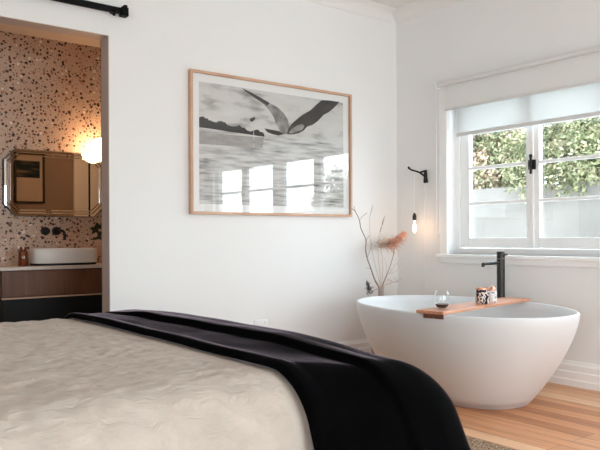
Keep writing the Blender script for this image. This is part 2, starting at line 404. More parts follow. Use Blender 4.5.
# doorway lining
b = B(); box(b, DX1 - .003, DX1, -.002, .116, 0, DZ); box(b, DX0, DX0 + .003, -.002, .122, 0, DZ); box(b, DX0, DX1, -.002, .122, DZ - .004, DZ)
struct('trim_3', b, M['reveal'])

# ------------------------------------------------------------------ windows
def casement_window():
    root = bpy.data.objects.new('window_1', None); COL.objects.link(root); root.location = (0, WY0, WZ0); root['kind'] = 'structure'
    def P(name, bm, m, par=root, smooth=False):
        o = link(name, bm, m, par, smooth); 
        if par is root: o.location = (-0, -WY0, -WZ0)
        return o
    # architrave and stool
    b = B()
    box(b, -.018, 0, WY0, WY0 + .07, WZ0 + .0, WZ1 + .07, .003); box(b, -.018, 0, WY1 - .07, WY1, WZ0 + .0, WZ1 + .07, .003)
    box(b, -.018, 0, WY1 - .0, WY0, WZ1, WZ1 + .07, .003)
    box(b, -.010, 0, WY0 + .07, WY0 + .082, WZ0, WZ1 + .08, .002)
    P('architrave', b, M['trim'])
    b = B(); box(b, -.055, .10, WY1 - .09, WY0 + .09, WZ0 - .028, WZ0, .006); box(b, -.02, 0, WY1 - .07, WY0 + .07, WZ0 - .07, WZ0 - .028, .004)
    P('window_sill', b, M['trim'])
    # outer frame
    b = B(); X0, X1 = .085, .19
    box(b, X0, X1, WY0 - .038, WY0, WZ0, WZ1); box(b, X0, X1, WY1, WY1 + .038, WZ0, WZ1)
    box(b, X0, X1, WY1 + .038, WY0 - .038, WZ0, WZ0 + .045); box(b, X0, X1, WY1 + .038, WY0 - .038, WZ1 - .045, WZ1)
    pair = .51 * 2 + .108; post = .202
    ypos = []; y = WY0 - .125
    while y - pair > WY1:
        ypos.append(y); y -= pair + post
    for y0 in ypos[:-1]:
        box(b, X0, X1, y0 - pair - .086 - .03, y0 - pair - .086, WZ0 + .045, WZ1 - .045)
    P('window_frame', b, M['trim'])
    for y0 in ypos:
        for (a, c, ml, mr_) in ((y0, y0 - .51, .085, .05), (y0 - .618, y0 - 1.128, .05, .085)):
            b = B(); sx0, sx1 = .10, .142
            box(b, sx0, sx1, a, a + ml, .91, WZ1 - .05, .003); box(b, sx0, sx1, c - mr_, c, .91, WZ1 - .05, .003)
            box(b, sx0, sx1, c, a, .912, .985, .003); box(b, sx0, sx1, c, a, 2.03, WZ1 - .05, .003)
            for z in (1.252, 1.525, 1.80): box(b, sx0, sx1, c, a, z - .011, z + .011, .003)
            s = P('sash', b, M['trim'])
            g = link('pane', bx(.137, .141, c, a, .985, 2.03), M['glass'], s)
        # meeting bead and latch
        b = B(); box(b, .09, .10, y0 - .575, y0 - .553, .915, WZ1 - .06, .002); P('meeting_bead', b, M['trim'])
        b = B(); yy = y0 - .566; zz = 1.508
        box(b, .082, .10, yy - .028, yy + .028, zz - .035, zz + .035, .004)
        tube(b, [(.075, yy, zz + .055), (.075, yy, zz - .055)], .009, 10); uv_sphere(b, (.075, yy, zz + .062), .013, 12, 8); uv_sphere(b, (.075, yy, zz - .058), .010, 12, 8)
        P('latch', b, M['black'], smooth=True)
casement_window()

def back_window(name, horizontal, a0, a1, z0, z1, c, n):
    root = bpy.data.objects.new(name, None); COL.objects.link(root); root['kind'] = 'structure'
    b = B(); g = B()
    def bb(bm, p0, p1, q0, q1, d0, d1):
        if horizontal: box(bm, p0, p1, d0, d1, q0, q1)
        else: box(bm, d0, d1, p0, p1, q0, q1)
    d0, d1 = c - .03, c + .03
    bb(b, a0, a1, z0, z0 + .06, d0, d1); bb(b, a0, a1, z1 - .06, z1, d0, d1)
    for i in range(n + 1):
        x = a0 + (a1 - a0 - .06) * i / n; bb(b, x, x + .06, z0, z1, d0, d1)
    bb(g, a0, a1, z0 + .03, z1 - .03, c - .002, c + .002)
    link('window_frame', b, M['trim'], root); link('pane', g, M['glass'], root)
back_window('fill_window_front', True, FX0, FX1, .2, 2.0, YF - .075, 4)  # unseen front window, added as fill from behind the camera

back_window('fill_window_left', False, LY0, LY1, .4, 1.95, XW - .075, 2)  # unseen left window, added to brighten the right wall and tub
# ------------------------------------------------------------------ blinds
t = thing('roller_blind', 'opaque white roller blind, rolled nearly all the way up above the window', 'blind', (-.05, WY0, 2.19))
def atp(o, root): o.location = -root.location; return o
b = B(); tube(b, [(-.055, -.512, 2.187), (-.055, WY1 - .07, 2.187)], .019, 20); atp(link('roller', b, M['alu'], t, True), t)
b = B(); box(b, -.0375, -.0355, WY1 - .065, -.56, 1.985, 2.178); atp(link('cloth', b, M['blockout'], t), t)
b = B(); box(b, -.042, -.031, WY1 - .065, -.56, 1.978, 1.998, .003); atp(link('bottom_bar', b, M['alu'], t, True), t)
for y in (-.502, WY1 - .08):
    b = B(); box(b, -.082, 0, y - .003, y + .003, 2.158, 2.212, .002); atp(link('bracket', b, M['plastic'], t), t)
b = B()
pts = [(-.03, -.492, 2.17)] + [(-.03, -.492, 2.17 - .02 * i) for i in range(1, 58)] + [(-.045, -.492, 1.01), (-.06, -.492, 1.03)] + [(-.06, -.492, 1.03 + .02 * i) for i in range(1, 58)]
tube(b, pts, .0022, 6); uv_sphere(b, (-.045, -.492, 1.012), .007, 10, 8)
atp(link('pull_chain', b, M['plastic'], t, True), t)

t = thing('sheer_blind', 'translucent white sheer blind pulled partway down inside the window recess', 'blind', (.07, WY0, 2.08))
b = B(); tube(b, [(.055, WY0 - .006, 2.08), (.055, WY1 + .006, 2.08)], .018, 16); atp(link('roller', b, M['alu'], t, True), t)
b = B(); box(b, .0365, .0375, WY1 + .02, WY0 - .058, 1.80, 2.08); atp(link('cloth', b, M['sheer'], t), t)
b = B(); box(b, .030, .044, WY1 + .018, WY0 - .056, 1.777, 1.805, .004); atp(link('bottom_bar', b, M['alu'], t, True), t)

# ------------------------------------------------------------------ framed print
PX0, PX1, PZ0, PZ1 = -1.992, -.542, 1.158, 2.134
t = thing('framed_picture', 'large oak framed black and white photograph hanging on the white wall above the bed', 'picture', (-1.27, -.03, 1.16))
b = B(); fwid = .018; d = .038
for (x0, x1, z0, z1) in ((PX0, PX1, PZ1 - fwid, PZ1), (PX0, PX1, PZ0, PZ0 + fwid), (PX0, PX0 + fwid, PZ0 + fwid, PZ1 - fwid), (PX1 - fwid, PX1, PZ0 + fwid, PZ1 - fwid)):
    box(b, x0, x1, -d, 0, z0, z1, .0015)
atp(link('frame', b, M['oak'], t), t)
atp(link('mount', bx(PX0 + fwid, PX1 - fwid, -.014, -.004, PZ0 + fwid, PZ1 - fwid), M['mat'], t), t)
# the print
ix0, ix1, iz0, iz1 = PX0 + .075, PX1 - .075, PZ0 + .072, PZ1 - .072
def print_mat():
    m = bpy.data.materials.new('black and white print'); m.use_nodes = True; nt = m.node_tree; p = nt.nodes['Principled BSDF']; L = nt.links.new
    tc = nt.nodes.new('ShaderNodeTexCoord'); mp = nt.nodes.new('ShaderNodeMapping'); mp.inputs['Scale'].default_value = (1.6, 1, 5)
    n = nt.nodes.new('ShaderNodeTexNoise'); n.inputs['Scale'].default_value = 2.3; n.inputs['Detail'].default_value = 6
    L(tc.outputs['Object'], mp.inputs[0]); L(mp.outputs[0], n.inputs['Vector'])
    r = ramp(nt, [(.28, c3(.16, .15, .145)), (.38, c3(.42, .41, .39)), (.46, c3(.62, .61, .58)), (.75, c3(.72, .71, .68))]); L(n.outputs['Fac'], r.inputs[0])
    L(r.outputs[0], p.inputs['Base Color']); p.inputs['Roughness'].default_value = .8; p.inputs['Specular IOR Level'].default_value = .1
    return m
def flatm(name, stops, scale, sc3=(1, 1, 1)):
    m = bpy.data.materials.new(name); m.use_nodes = True; nt = m.node_tree; p = nt.nodes['Principled BSDF']; L = nt.links.new
    tc = nt.nodes.new('ShaderNodeTexCoord'); mp = nt.nodes.new('ShaderNodeMapping'); mp.inputs['Scale'].default_value = sc3
    n = nt.nodes.new('ShaderNodeTexNoise'); n.inputs['Scale'].default_value = scale; n.inputs['Detail'].default_value = 5
    L(tc.outputs['Object'], mp.inputs[0]); L(mp.outputs[0], n.inputs['Vector']); r = ramp(nt, stops); L(n.outputs['Fac'], r.inputs[0])
    L(r.outputs[0], p.inputs['Base Color']); p.inputs['Roughness'].default_value = .8; p.inputs['Specular IOR Level'].default_value = .1
    return m
mp_ = [print_mat(),
       flatm('print water', [(.3, c3(.22, .215, .21)), (.45, c3(.48, .47, .45)), (.6, c3(.66, .65, .63))], 5, (1, 1, 9)),
       flatm('print trees', [(.3, c3(.006, .006, .006)), (.7, c3(.02, .019, .018))], 30),
       flatm('print dark fluke', [(.3, c3(.01, .008, .008)), (.5, c3(.028, .023, .022)), (.75, c3(.07, .06, .06))], 7, (1, 1, 3)),
       flatm('print pale fluke', [(.3, c3(.08, .072, .07)), (.45, c3(.22, .21, .20)), (.6, c3(.42, .41, .39))], 9, (1, 1, 1)),
       flatm('print far shore', [(.3, c3(.30, .285, .27)), (.7, c3(.42, .405, .385))], 12, (1, 1, 3))]
def U(u, v): return (ix0 + (ix1 - ix0) * u, iz0 + (iz1 - iz0) * v)
def flat(bm, poly, y, mi):
    f = bm.faces.new([bm.verts.new((U(*q)[0], y, U(*q)[1])) for q in poly]); f.material_index = mi
def pu(x, y):
    """place inside the print, measured on the print itself: 55..458 across, top 57..118, bottom 412"""
    f = (x - 55) / 403.0; top = 57 + 63 * f; u = f / (1.21 - .21 * f)
    return (u, 1 - (y - top) / (411 - top))
b = B()
flat(b, [(0, 0), (1, 0), (1, 1), (0, 1)], -.0145, 0)
flat(b, [(0, 0), (1, 0), (1, .60), (0, .625)], -.0150, 1)
rnd = random.Random(3)
tp = [(0, .700), (.05, .705), (.10, .705), (.2, .675), (.3, .665), (.38, .665), (.46, .64)]
tl = []
for i in range(60):
    u = .415 * i / 59
    base = .705 - .078 * (u / .415)
    tl.append((u, base + .012 * math.sin(u * 55) + rnd.uniform(-.006, .010)))
flat(b, [(0, .625)] + [(0.415, .600)] + tl[::-1], -.0155, 2)
flat(b, [pu(*q) for q in [(200, 165), (213, 160), (216, 165), (208, 174), (200, 171)]], -.0158, 2)
flat(b, [(.340, .22), (.345, .22), (.345, .66), (.340, .66)], -.0157, 1)
# right fluke
rf = [(302, 208), (308, 190), (320, 176), (338, 160), (354, 149), (370, 140), (386, 124), (400, 112), (420, 113), (448, 117),
      (436, 131), (420, 145), (404, 154), (390, 170), (374, 182), (360, 186), (350, 198), (334, 206), (316, 209)]
flat(b, [pu(*q) for q in rf], -.0160, 3)
flat(b, [pu(*q) for q in [(309, 205), (316, 194), (330, 184), (344, 178), (352, 184), (346, 196), (330, 201), (318, 206)]], -.0163, 4)
flat(b, [pu(*q) for q in [(55, 205), (240, 218), (236, 248), (55, 238)]], -.0153, 5)
# left fluke
lf = [(176, 76), (192, 84), (212, 94), (236, 108), (256, 120), (278, 132), (295, 148), (306, 166), (310, 186), (304, 208), (294, 208), (282, 196), (274, 180), (268, 162), (256, 142), (240, 124), (216, 107), (196, 94)]
flat(b, [pu(*q) for q in lf], -.0160, 4)
flat(b, [pu(*q) for q in [(176, 76), (192, 84), (212, 94), (236, 108), (256, 120), (250, 127), (232, 116), (212, 104), (196, 93)]], -.0163, 2)
flat(b, [pu(*q) for q in [(262, 126), (282, 142), (294, 158), (300, 178), (294, 172), (284, 154), (270, 136)]], -.0163, 4)
flat(b, [pu(*q) for q in [(241, 192), (262, 196), (284, 200), (296, 208), (280, 212), (262, 208), (248, 202)]], -.0160, 2)
atp(link('print', b, mp_, t), t)
atp(link('glazing', bx(PX0 + fwid, PX1 - fwid, -.0245, -.0235, PZ0 + fwid, PZ1 - fwid), M['glazing'], t), t)

# ------------------------------------------------------------------ sliding door rail
t = thing('sliding_door_rail', 'black steel sliding door rail fixed above the bathroom doorway', 'rail', (-2.48, -.05, 2.418))
b = B(); box(b, -5.2, -2.475, -.060, -.050, 2.397, 2.437, .001); atp(link('rail', b, M['rail'], t), t)
b = B(); box(b, -2.493, -2.448, -.082, -.030, 2.385, 2.440, .004); box(b, -2.480, -2.458, -.088, -.03, 2.435, 2.452, .004); atp(link('end_stop', b, M['rail'], t), t)
for x in (-2.53, -3.3, -4.1, -4.9):
    b = B(); tube(b, [(x, 0, 2.418), (x, -.052, 2.418)], .013, 14); tube(b, [(x, -.06, 2.418), (x, -.068, 2.418)], .011, 6); uv_sphere(b, (x + .0, -.045, 2.393), .011, 10, 8)
    atp(link('bolt', b, M['rail'], t, True), t)

# ------------------------------------------------------------------ power outlet
t = thing('power_outlet', 'white double power outlet low on the white wall behind the bed', 'outlet', (-1.41, 0, .325))
b = B(); box(b, -.0575, .0575, -.010, 0, 0, .075, .003); link('plate', b, M['plastic'], t, True)
for s in (-1, 1):
    b = B(); box(b, s * .036 - .007, s * .036 + .007, -.014, -.009, .045, .062, .001); link('switch', b, M['plastic'], t)

# ------------------------------------------------------------------ bathroom
BY = 1.2
struct('wall_bathroom_back', bx(-5, -1.4, BY, BY + .1, -.1, 2.7), M['terrazzo'])
struct('wall_bathroom_right', bx(-1.5, -1.4, .12, BY, 0, 2.7), M['bwall'])
struct('wall_bathroom_left', bx(-5, -4.9, .12, BY, 0, 2.7), M['bwall'])
b = B(); box(b, -5, DX0, .1201, .132, 0, 2.7); box(b, DX1, -1.5, .1201, .132, 0, 2.7); box(b, DX0, DX1, .1201, .132, DZ, 2.7)
struct('wall_bathroom_front', b, M['bwall'])
struct('ceiling_bathroom', bx(-5, -1.4, .12, BY, 2.522, 2.6), M['bceil'])
struct('floor_bathroom', bx(-5, -1.4, .12, BY, -.1, 0), M['bdark'])

t = thing('vanity_cabinet', 'wall hung walnut vanity cabinet in the bathroom, above a black block standing for shade', 'cabinet', (-2.5, 1.02, 0))
b = B(); box(b, -2.975, -1.52, .86, BY - .002, .587, .775, 0); atp(link('body', b, M['walnut'], t), t)
b = B(); n = 48
box(b, -2.972, -1.523, .846, .858, .597, .771, .002)
atp(link('drawer_front', b, M['walnut'], t), t)
b = B(); box(b, -2.975, -1.52, .842, .859, .578, .587); atp(link('bottom_rail', b, M['oak'], t), t)  # pale strip along the cabinet's lower edge
b = B(); box(b, -2.96, -1.52, .885, BY - .002, .05, .576); atp(link('shade_block', b, M['undershade'], t), t)  # black block in place of the shaded space under the vanity
o = link('countertop', bx(-3.35, -1.52, .835, BY - .001, .777, .802, .003), M['stone'], None); tag(o, 'thin pale stone countertop running along the terrazzo wall', 'countertop')

def superloop(a, b_, n, z, N=64):
    out = []
    for k in range(N):
        t_ = 2 * PI * k / N; c, s = math.cos(t_), math.sin(t_)
        out.append((a * math.copysign(abs(c) ** (2 / n), c), b_ * math.copysign(abs(s) ** (2 / n), s), z))
    return out
def loft(bm, loops, cap0=True, cap1=True):
    rs = [[bm.verts.new(p) for p in lp] for lp in loops]
    N = len(rs[0])
    for a, c in zip(rs, rs[1:]):
        for k in range(N): bm.faces.new((a[k], a[(k + 1) % N], c[(k + 1) % N], c[k]))
    if cap0: bm.faces.new(rs[0])
    if cap1: bm.faces.new(rs[-1])
    return bm
t = thing('vessel_basin', 'white oblong vessel basin sitting on the pale counter', 'basin', (-2.50, .99, .802))
b = B(); A, Bq = .240, .12
loft(b, [superloop(A - .006, Bq - .006, 3.4, 0), superloop(A - .006, Bq - .006, 3.4, .016)]); link('shadow_ring', b, M['black'], t, True)  # black ring stands for the shadow line under the bowl
b = B(); loft(b, [superloop(A - .005, Bq - .005, 3.4, .0165), superloop(A - .001, Bq, 3.4, .024), superloop(A, Bq, 3.4, .118), superloop(A - .003, Bq - .003, 3.4, .123), superloop(A - .010, Bq - .010, 3.4, .123), superloop(A - .014, Bq - .014, 3.4, .115), superloop(A - .03, Bq - .03, 3, .04), superloop(A - .09, Bq - .07, 2.4, .030)])
link('bowl', b, M['basin'], t, True)

t = thing('wall_tap', 'matt black wall tap with round knobs above the basin', 'tap', (-2.455, BY, 1.045))
for x in (-.115, -.03):
    b = B(); lathe(b, [(0, 0), (.032, 0), (.032, -.012), (.026, -.014), (.026, -.045), (.023, -.05), (0, -.05)], 24, (x, 0, .01), axis='Y'); link('knob' if x < -.1 else 'mixer_plate', b, M['black'], t, True)
b = B(); tube(b, smooth_path([(-.03, -.02, .01), (-.03, -.09, .012), (-.028, -.15, .008), (-.026, -.175, -.015), (-.026, -.178, -.06)], 5), .011, 12); link('spout', b, M['black'], t, True)

t = thing('soap_bottle', 'small amber brown bottle beside the basin on the counter', 'bottle', (-2.79, .99, .802))
b = B(); lathe(b, [(0, 0), (.032, 0), (.035, .004), (.035, .085), (.030, .10), (.024, .113), (.023, .122), (0, .122)], 28); link('body', b, M['amber'], t, True)
b = B(); lathe(b, [(0, .1225), (.025, .1225), (.025, .136), (0, .136)], 24); link('cap', b, M['amber'], t, True)

# mirror
t = thing('mirror', 'long octagonal mirror with reflective stepped borders on the terrazzo wall above the basin', 'mirror', (-2.45, BY, 1.41))
MX0, MX1, MZ0, MZ1, CUT = -2.872, -2.115, 1.168, 1.662, .085
def octo(i):
    x0, x1, z0, z1 = MX0 + i, MX1 - i, MZ0 + i, MZ1 - i; c = CUT - i * .41
    return [(x0 + c, z0), (x1 - c, z0), (x1, z0 + c), (x1, z1 - c), (x1 - c, z1), (x0 + c, z1), (x0, z1 - c), (x0, z0 + c)]
b = B(); prism(b, octo(-.004), BY - .020, BY - .001); atp(link('backing', b, M['gun'], t), t)
# stepped bevelled strips
b = B(); steps = [(0, .021), (.0, .031), (.002, .033), (.017, .033), (.0215, .0305), (.026, .033), (.037, .033), (.0415, .0305), (.046, .033), (.063, .033)]
rings = []
for ins, h in steps[1:]:
    rings.append([b.verts.new((x, BY - h, z)) for x, z in octo(ins)])
for a, c in zip(rings, rings[1:]):
    for k in range(8): b.faces.new((a[k], a[(k + 1) % 8], c[(k + 1) % 8], c[k]))
o0 = [b.verts.new((x, BY - .0205, z)) for x, z in octo(0)]
for k in range(8): b.faces.new((o0[k], o0[(k + 1) % 8], rings[0][(k + 1) % 8], rings[0][k]))
atp(link('bevel_strips', b, M['mirror'], t), t)
b = B(); prism(b, octo(.0625), BY - .033, BY - .0206); atp(link('mirror_glass', b, M['mirror'], t), t)

t = thing('globe_wall_light', 'glowing round opal globe wall light at the top right of the mirror', 'lamp', (-2.175, BY, 1.752))
b = B(); lathe(b, [(0, 0), (.045, 0), (.045, -.012), (0, -.012)], 24, (.06, 0, -.04), axis='Y'); tube(b, [(.06, -.01, -.04), (.06, -.06, -.04), (.03, -.11, -.06)], .01, 10)
link('wall_plate', b, M['black'], t, True)
b = B(); uv_sphere(b, (0, 0, 0), .090, 32, 18); o = link('globe', b, M['globe'], t, 'all'); o.location = (.006, -.125, -.060)

# bathroom plant in a pot, mostly hidden by the jamb
t = thing('potted_plant', 'dark leafed potted plant on the counter beside the doorway jamb', 'plant', (-2.135, 1.03, .802))
b = B(); lathe(b, [(0, 0), (.04, 0), (.05, .09), (.046, .09), (.04, .07), (0, .07)], 24); link('pot', b, M['black'], t, True)
b = B(); tube(b, smooth_path([(0, 0, .07), (-.03, -.01, .18), (-.08, -.02, .25)], 4), .003, 6); tube(b, smooth_path([(0, 0, .07), (-.03, 0, .15), (-.09, -.03, .215)], 4), .003, 6); link('stem', b, M['leaf'], t, True)
b = B(); rl = random.Random(5)
def leaf(bm, c, d, up_, L_, W_):
    d = Vector(d).normalized(); s = d.cross(Vector(up_)).normalized(); n_ = s.cross(d)
    c = Vector(c); pts = []
    k = 6; lft = []; rgt = []
    for i in range(k + 1):
        f = i / k; w = W_ * math.sin(PI * min(1, f * .96 + .04)) ** .8 * (1 if 0 < i < k else .05)
        ctr = c + d * L_ * f - n_ * L_ * .18 * f * f
        lft.append(bm.verts.new(ctr + s * w)); rgt.append(bm.verts.new(ctr - s * w))
    for i in range(k): bm.faces.new((lft[i], lft[i + 1], rgt[i + 1], rgt[i]))
for i in range(9):
    a = i * .9
    leaf(b, (-.09 + rl.uniform(-.03, .02), -.02, .26 + rl.uniform(-.03, .02)), (-math.cos(a), -.4, math.sin(a) * .9), (0, -1, .2), rl.uniform(.045, .07), .015)
leaf(b, (-.06, -.03, .205), (-1, -.2, -.15), (0, -1, .4), .10, .011); leaf(b, (-.02, -.03, .235), (-.6, -.2, .6), (0, -1, .4), .07, .016)
leaf(b, (-.0, -.0, .15), (.8, -.2, .6), (0, -1, .4), .12, .02)
link('leaves', b, M['leaf'], t)

# picture on the bathroom side of the dividing wall (seen in the mirror)
t = thing('bathroom_picture', 'dark framed landscape picture reflected in the bathroom mirror', 'picture', (-2.36, .14, 1.3))
fx0, fx1, fz0, fz1 = -2.52, -2.262, 1.315, 1.76
b = B()
for (x0, x1, z0, z1) in ((fx0, fx1, fz1 - .014, fz1), (fx0, fx1, fz0, fz0 + .014), (fx0, fx0 + .014, fz0, fz1), (fx1 - .014, fx1, fz0, fz1)): box(b, x0, x1, .1325, .158, z0, z1, 0)
atp(link('frame', b, M['black'], t), t)
atp(link('mount', bx(fx0 + .014, fx1 - .014, .1325, .142, fz0 + .014, fz1 - .014), mat('cream mount', (.55, .45, .36), .8), t), t)
atp(link('print', bx(fx0 + .014, fx1 - .04, .1421, .1435, 1.54, 1.69), flatm('dark landscape print', [(.35, c3(.012, .018, .02)), (.5, c3(.03, .045, .05)), (.62, c3(.25, .17, .11))], 3, (1, 1, 6)), t), t)
# made-up white panel standing for a bright strip in the mirror reflection
root = bpy.data.objects.new('bright_reflection_panel', None); COL.objects.link(root); root['kind'] = 'structure'
b = B(); box(b, -2.0, -1.865, .1325, .17, 0, 2.1, .004); link('bright_panel', b, M['trim'], root)
b = B(); box(b, -1.865, -1.845, .1325, .16, 0, 2.1); link('panel_gap', b, M['black'], root)
b = B(); box(b, -1.845, -1.6, .1325, .165, 0, 2.1, .004); link('bright_panel_edge', b, M['trim'], root)

# ------------------------------------------------------------------ bed
BX0, BX1, BYn, BYf = -5.65, -2.53, -2.60, -.47       # duvet top extents (head, foot, near, far)
def ss(a, b_, x):
    x = max(0, min(1, (x - a) / (b_ - a))); return x * x * (3 - 2 * x)
def drape(s, t_, top, r, x1=BX1, yn=BYn, yf=BYf, lean=.93):
    """s along x beyond foot allowed, t_ along y beyond both sides allowed. Returns point + normal dir"""
    yn = yn - .11 * ss(-3.02, -2.62, s)
    top = top - .042 * ss(-2.0, -2.7, t_) * ss(-3.0, -2.62, s); x1 = x1 + .035 * ss(-1.9, -2.7, t_)
    dx = max(0, s - (x1 - r)); ya = (yn + yf) / 2; hw = (yf - yn) / 2 - r
    ty = t_ - ya; dy = max(0, abs(ty) - hw); sg = 1 if ty > 0 else -1
    cx = min(s, x1 - r); cy = ya + max(-hw, min(hw, ty))
    d = math.hypot(dx, dy)
    if d < 1e-9: return Vector((cx, cy, top)), Vector((0, 0, 1))
    nx, ny = dx / d, sg * dy / d
    ang = min(d / r, PI / 2 * lean)
    out = r * math.sin(ang); z = top - r * (1 - math.cos(ang))
    rest = d - r * ang
    if rest > 0:
        out += rest * math.cos(ang) ; z -= rest * math.sin(ang)
    n = Vector((nx * math.sin(ang), ny * math.sin(ang), math.cos(ang)))
    return Vector((cx + nx * out, cy + ny * out, z)), n

def wr(p, f, seed): return noise.noise(Vector((p[0] * f, p[1] * f, seed)))

t = thing('bed', 'upholstered bed with mattress beneath oatmeal linen, foot toward the bathtub', 'bed', (-4.2, -1.7, 0))
b = B(); box(b, -5.60, -2.80, -2.46, -.88, .10, .30, .02); atp(link('bed_base', b, M['sock'], t, True), t)
b = B(); box(b, -5.58, -2.78, -2.46, -.88, .305, .52, .04, seg=4); atp(link('mattress', b, M['sock'], t, True), t)
for x in (-5.5, -3.05):
    for y in (-2.35, -1.05):
        b = B(); box(b, x - .03, x + .03, y - .03, y + .03, .009, .10); atp(link('leg', b, M['black'], t), t)
b = B(); box(b, -5.72, -5.66, -2.6, -.8, .009, 1.1, .02); atp(link('headboard', b, M['sock'], t, True), t)

TOP = .588
def duvet_pt(s, t_):
    p, n = drape(s, t_, TOP, .19, lean=.84)
    side = 1 - n.z
    crown = .006 * math.sin(PI * max(0, min(1, (t_ - BYn) / (BYf - BYn))))
    h = crown * n.z
    fade = 1 - ss(-3.10, -3.03, s)
    h += .005 * wr((s, t_), 2.3, 1.1) * (.3 + .7 * fade) + (.003 * wr((s * 1.0, t_ * 1.5), 7, 4.2)) * fade
    h0 = h
    # crinkles running mostly across the bed
    c = wr((s * .7 + t_ * .35, t_ - s * .4), 13, 8.3); h += .0042 * (1 - abs(c) * 2.4)
    c = wr((s + t_ * .3, t_ * .6), 24, 2.7); h += .0032 * (1 - abs(c) * 2.2); c = wr((s * .5 - t_ * .8, t_ * .5 + s * .5), 40, 6.6); h += .0022 * (1 - abs(c) * 2.2)
    h += .0012 * wr((s, t_), 48, 5.5)
    h = h0 + (h - h0) * fade
    # vertical folds down the near side
    if side > 0:
        k = min(1, side * 1.2)
        fall = max(0, min(1, (-3.15 - s) / .35))
        f = wr((s * 1.0, 0), 11, 3.3) + .5 * wr((s, t_ * .2), 22, 9.1)
        h += k * (.034 * f * (.15 + .85 * fall))
    return p + n * h
def grid_cloth(fn, s0, s1, t0, t1, ns, nt_, mi=0, thick=.006):
    b = B(); vs = []
    for i in range(ns + 1):
        vs.append([b.verts.new(fn(s0 + (s1 - s0) * i / ns, t0 + (t1 - t0) * j / nt_)) for j in range(nt_ + 1)])
    for i in range(ns):
        for j in range(nt_): b.faces.new((vs[i][j], vs[i + 1][j], vs[i + 1][j + 1], vs[i][j + 1]))
    return b
b = grid_cloth(duvet_pt, BX0, BX1 + .38, BYn - .44, BYf + .40, 400, 340)
o = link('duvet', b, M['linen'], None, 'all'); tag(o, 'wrinkled oatmeal beige linen duvet spread over the bed', 'duvet')

def throw_pt(s, t_):
    p, n = drape(s, t_, TOP, .195, x1=BX1 + .04, yn=BYn - .01, lean=.77)
    crown = .006 * math.sin(PI * max(0, min(1, (t_ - BYn) / (BYf - BYn))))
    xb = -3.035
    edge = s - xb
    x2 = -2.80 - .042 * (t_ + 1.37)
    lay = .004 + .018 * ss(0, .018, edge) - .012 * ss(.03, .09, edge)
    e2 = s - x2 + .006 * wr((0, t_), 5, 1)
    l2 = .028 * ss(-.008, .008, e2) - .006 * ss(.03, .10, e2); l2 *= 1 - .75 * ss(-1.1, -.65, t_) 
    h = .010 + lay + l2 + crown * n.z
    h += .005 * wr((s, t_), 2.5, 6.1) + .003 * wr((s * 2, t_), 5, 3.4)
    # soft gathers beside the fold near the corner
    h += .006 * math.exp(-((e2 + .10) / .05) ** 2) * wr((s, t_), 3.5, 12)
    side = 1 - n.z
    h += side * (.018 * wr((s * 1.6, t_ * .4), 4, 7.7) + .012)
    return p + n * h
b = grid_cloth(throw_pt, -3.035, BX1 + .46, BYn - .46, BYf + .42, 150, 260)
o = link('throw_blanket', b, M['throw'], None, 'all'); tag(o, 'folded charcoal black wool throw draped across the foot of the bed', 'blanket')
sm = o.modifiers.new('thickness', 'SOLIDIFY'); sm.thickness = .012; sm.offset = -1

# ------------------------------------------------------------------ rug
b = B(); box(b, -5.2, -1.50, -3.6, -.75, .0005, .0085, .003); o = link('rug', b, M['rug']); tag(o, 'speckled woven jute rug, one edge showing beside the bed foot', 'rug')

# ------------------------------------------------------------------ bathtub
TC = Vector((-.745, -1.262, 0)); TA, TB, TZ = .81, .530, .560
t = thing('bathtub', 'freestanding white oval bathtub on the floorboards under the window', 'bathtub', TC, -.13)
ba, bb_ = .50, .31
def tl_(f, z, dn=0):
    return [(y, x, z) for (x, y, z) in superloop(ba + (TA - ba) * f - dn, bb_ + (TB - bb_) * f - dn, 2.12 + .2 * (1 - f), z, 96)]
loops = []
loops.append(tl_(0, .0, .02)); loops.append(tl_(0, .004, .008)); loops.append(tl_(0, .012, .008)); loops.append(tl_(0, .014, 0))
for i in range(1, 15):
    dpt = 1 - i / 14; f = 1 - dpt ** 1.5
    loops.append(tl_(f, .014 + (TZ - .010 - .014) * i / 14))
loops.append(tl_(1, TZ - .004, .002)); loops.append(tl_(1, TZ, .007)); loops.append(tl_(1, TZ, .014)); loops.append(tl_(1, TZ - .004, .019))
for i in range(1, 13):
    dpt = i / 12 * .88; f = 1 - dpt ** 1.5
    loops.append(tl_(f, TZ - .01 - (TZ - .14) * i / 12, .026 + .012 * i / 12))
loops.append(tl_(.0, .118, .12)); loops.append(tl_(.0, .112, .25))
b = B(); loft(b, loops); link('shell', b, M['tub'], t, 'all')
b = B(); lathe(b, [(0, .113), (.03, .113), (.03, .117), (0, .119)], 24); link('drain', b, M['gun'], t, True)

# ------------------------------------------------------------------ bath board and what stands on it
bang = .165
BC = Vector((-.742, -1.418, TZ + .0012))
t = thing('bath_board', 'long timber board laid across the white bathtub', 'bath caddy', BC, bang)
HL, HW = .553, .090
b = B(); box(b, -HL, HL, -HW, HW, 0, .017, .003); link('board', b, M['caddy'], t)
b = B(); box(b, -HL + .006, -HL + .045, -HW + .004, HW - .045, -.026, -.0005, .002); link('cleat', b, M['cleat'], t)
BT = TZ + .0012 + .0175
def onboard(u, v):
    return (BC.x + u * math.cos(bang) - v * math.sin(bang), BC.y + u * math.sin(bang) + v * math.cos(bang), BT)
t = thing('wine_glass', 'stemless glass of red wine at the near end of the bath board', 'glass', (-1.135, -1.468, BT))
b = B(); op = [(0, 0), (.022, 0), (.034, .008), (.044, .026), (.047, .046), (.044, .074), (.038, .102)]
ip = [(.0365, .102), (.0425, .074), (.0455, .046), (.0425, .027), (.033, .010), (.020, .004), (0, .004)]
lathe(b, op + ip, 40); link('bowl', b, M['clear'], t, 'all')
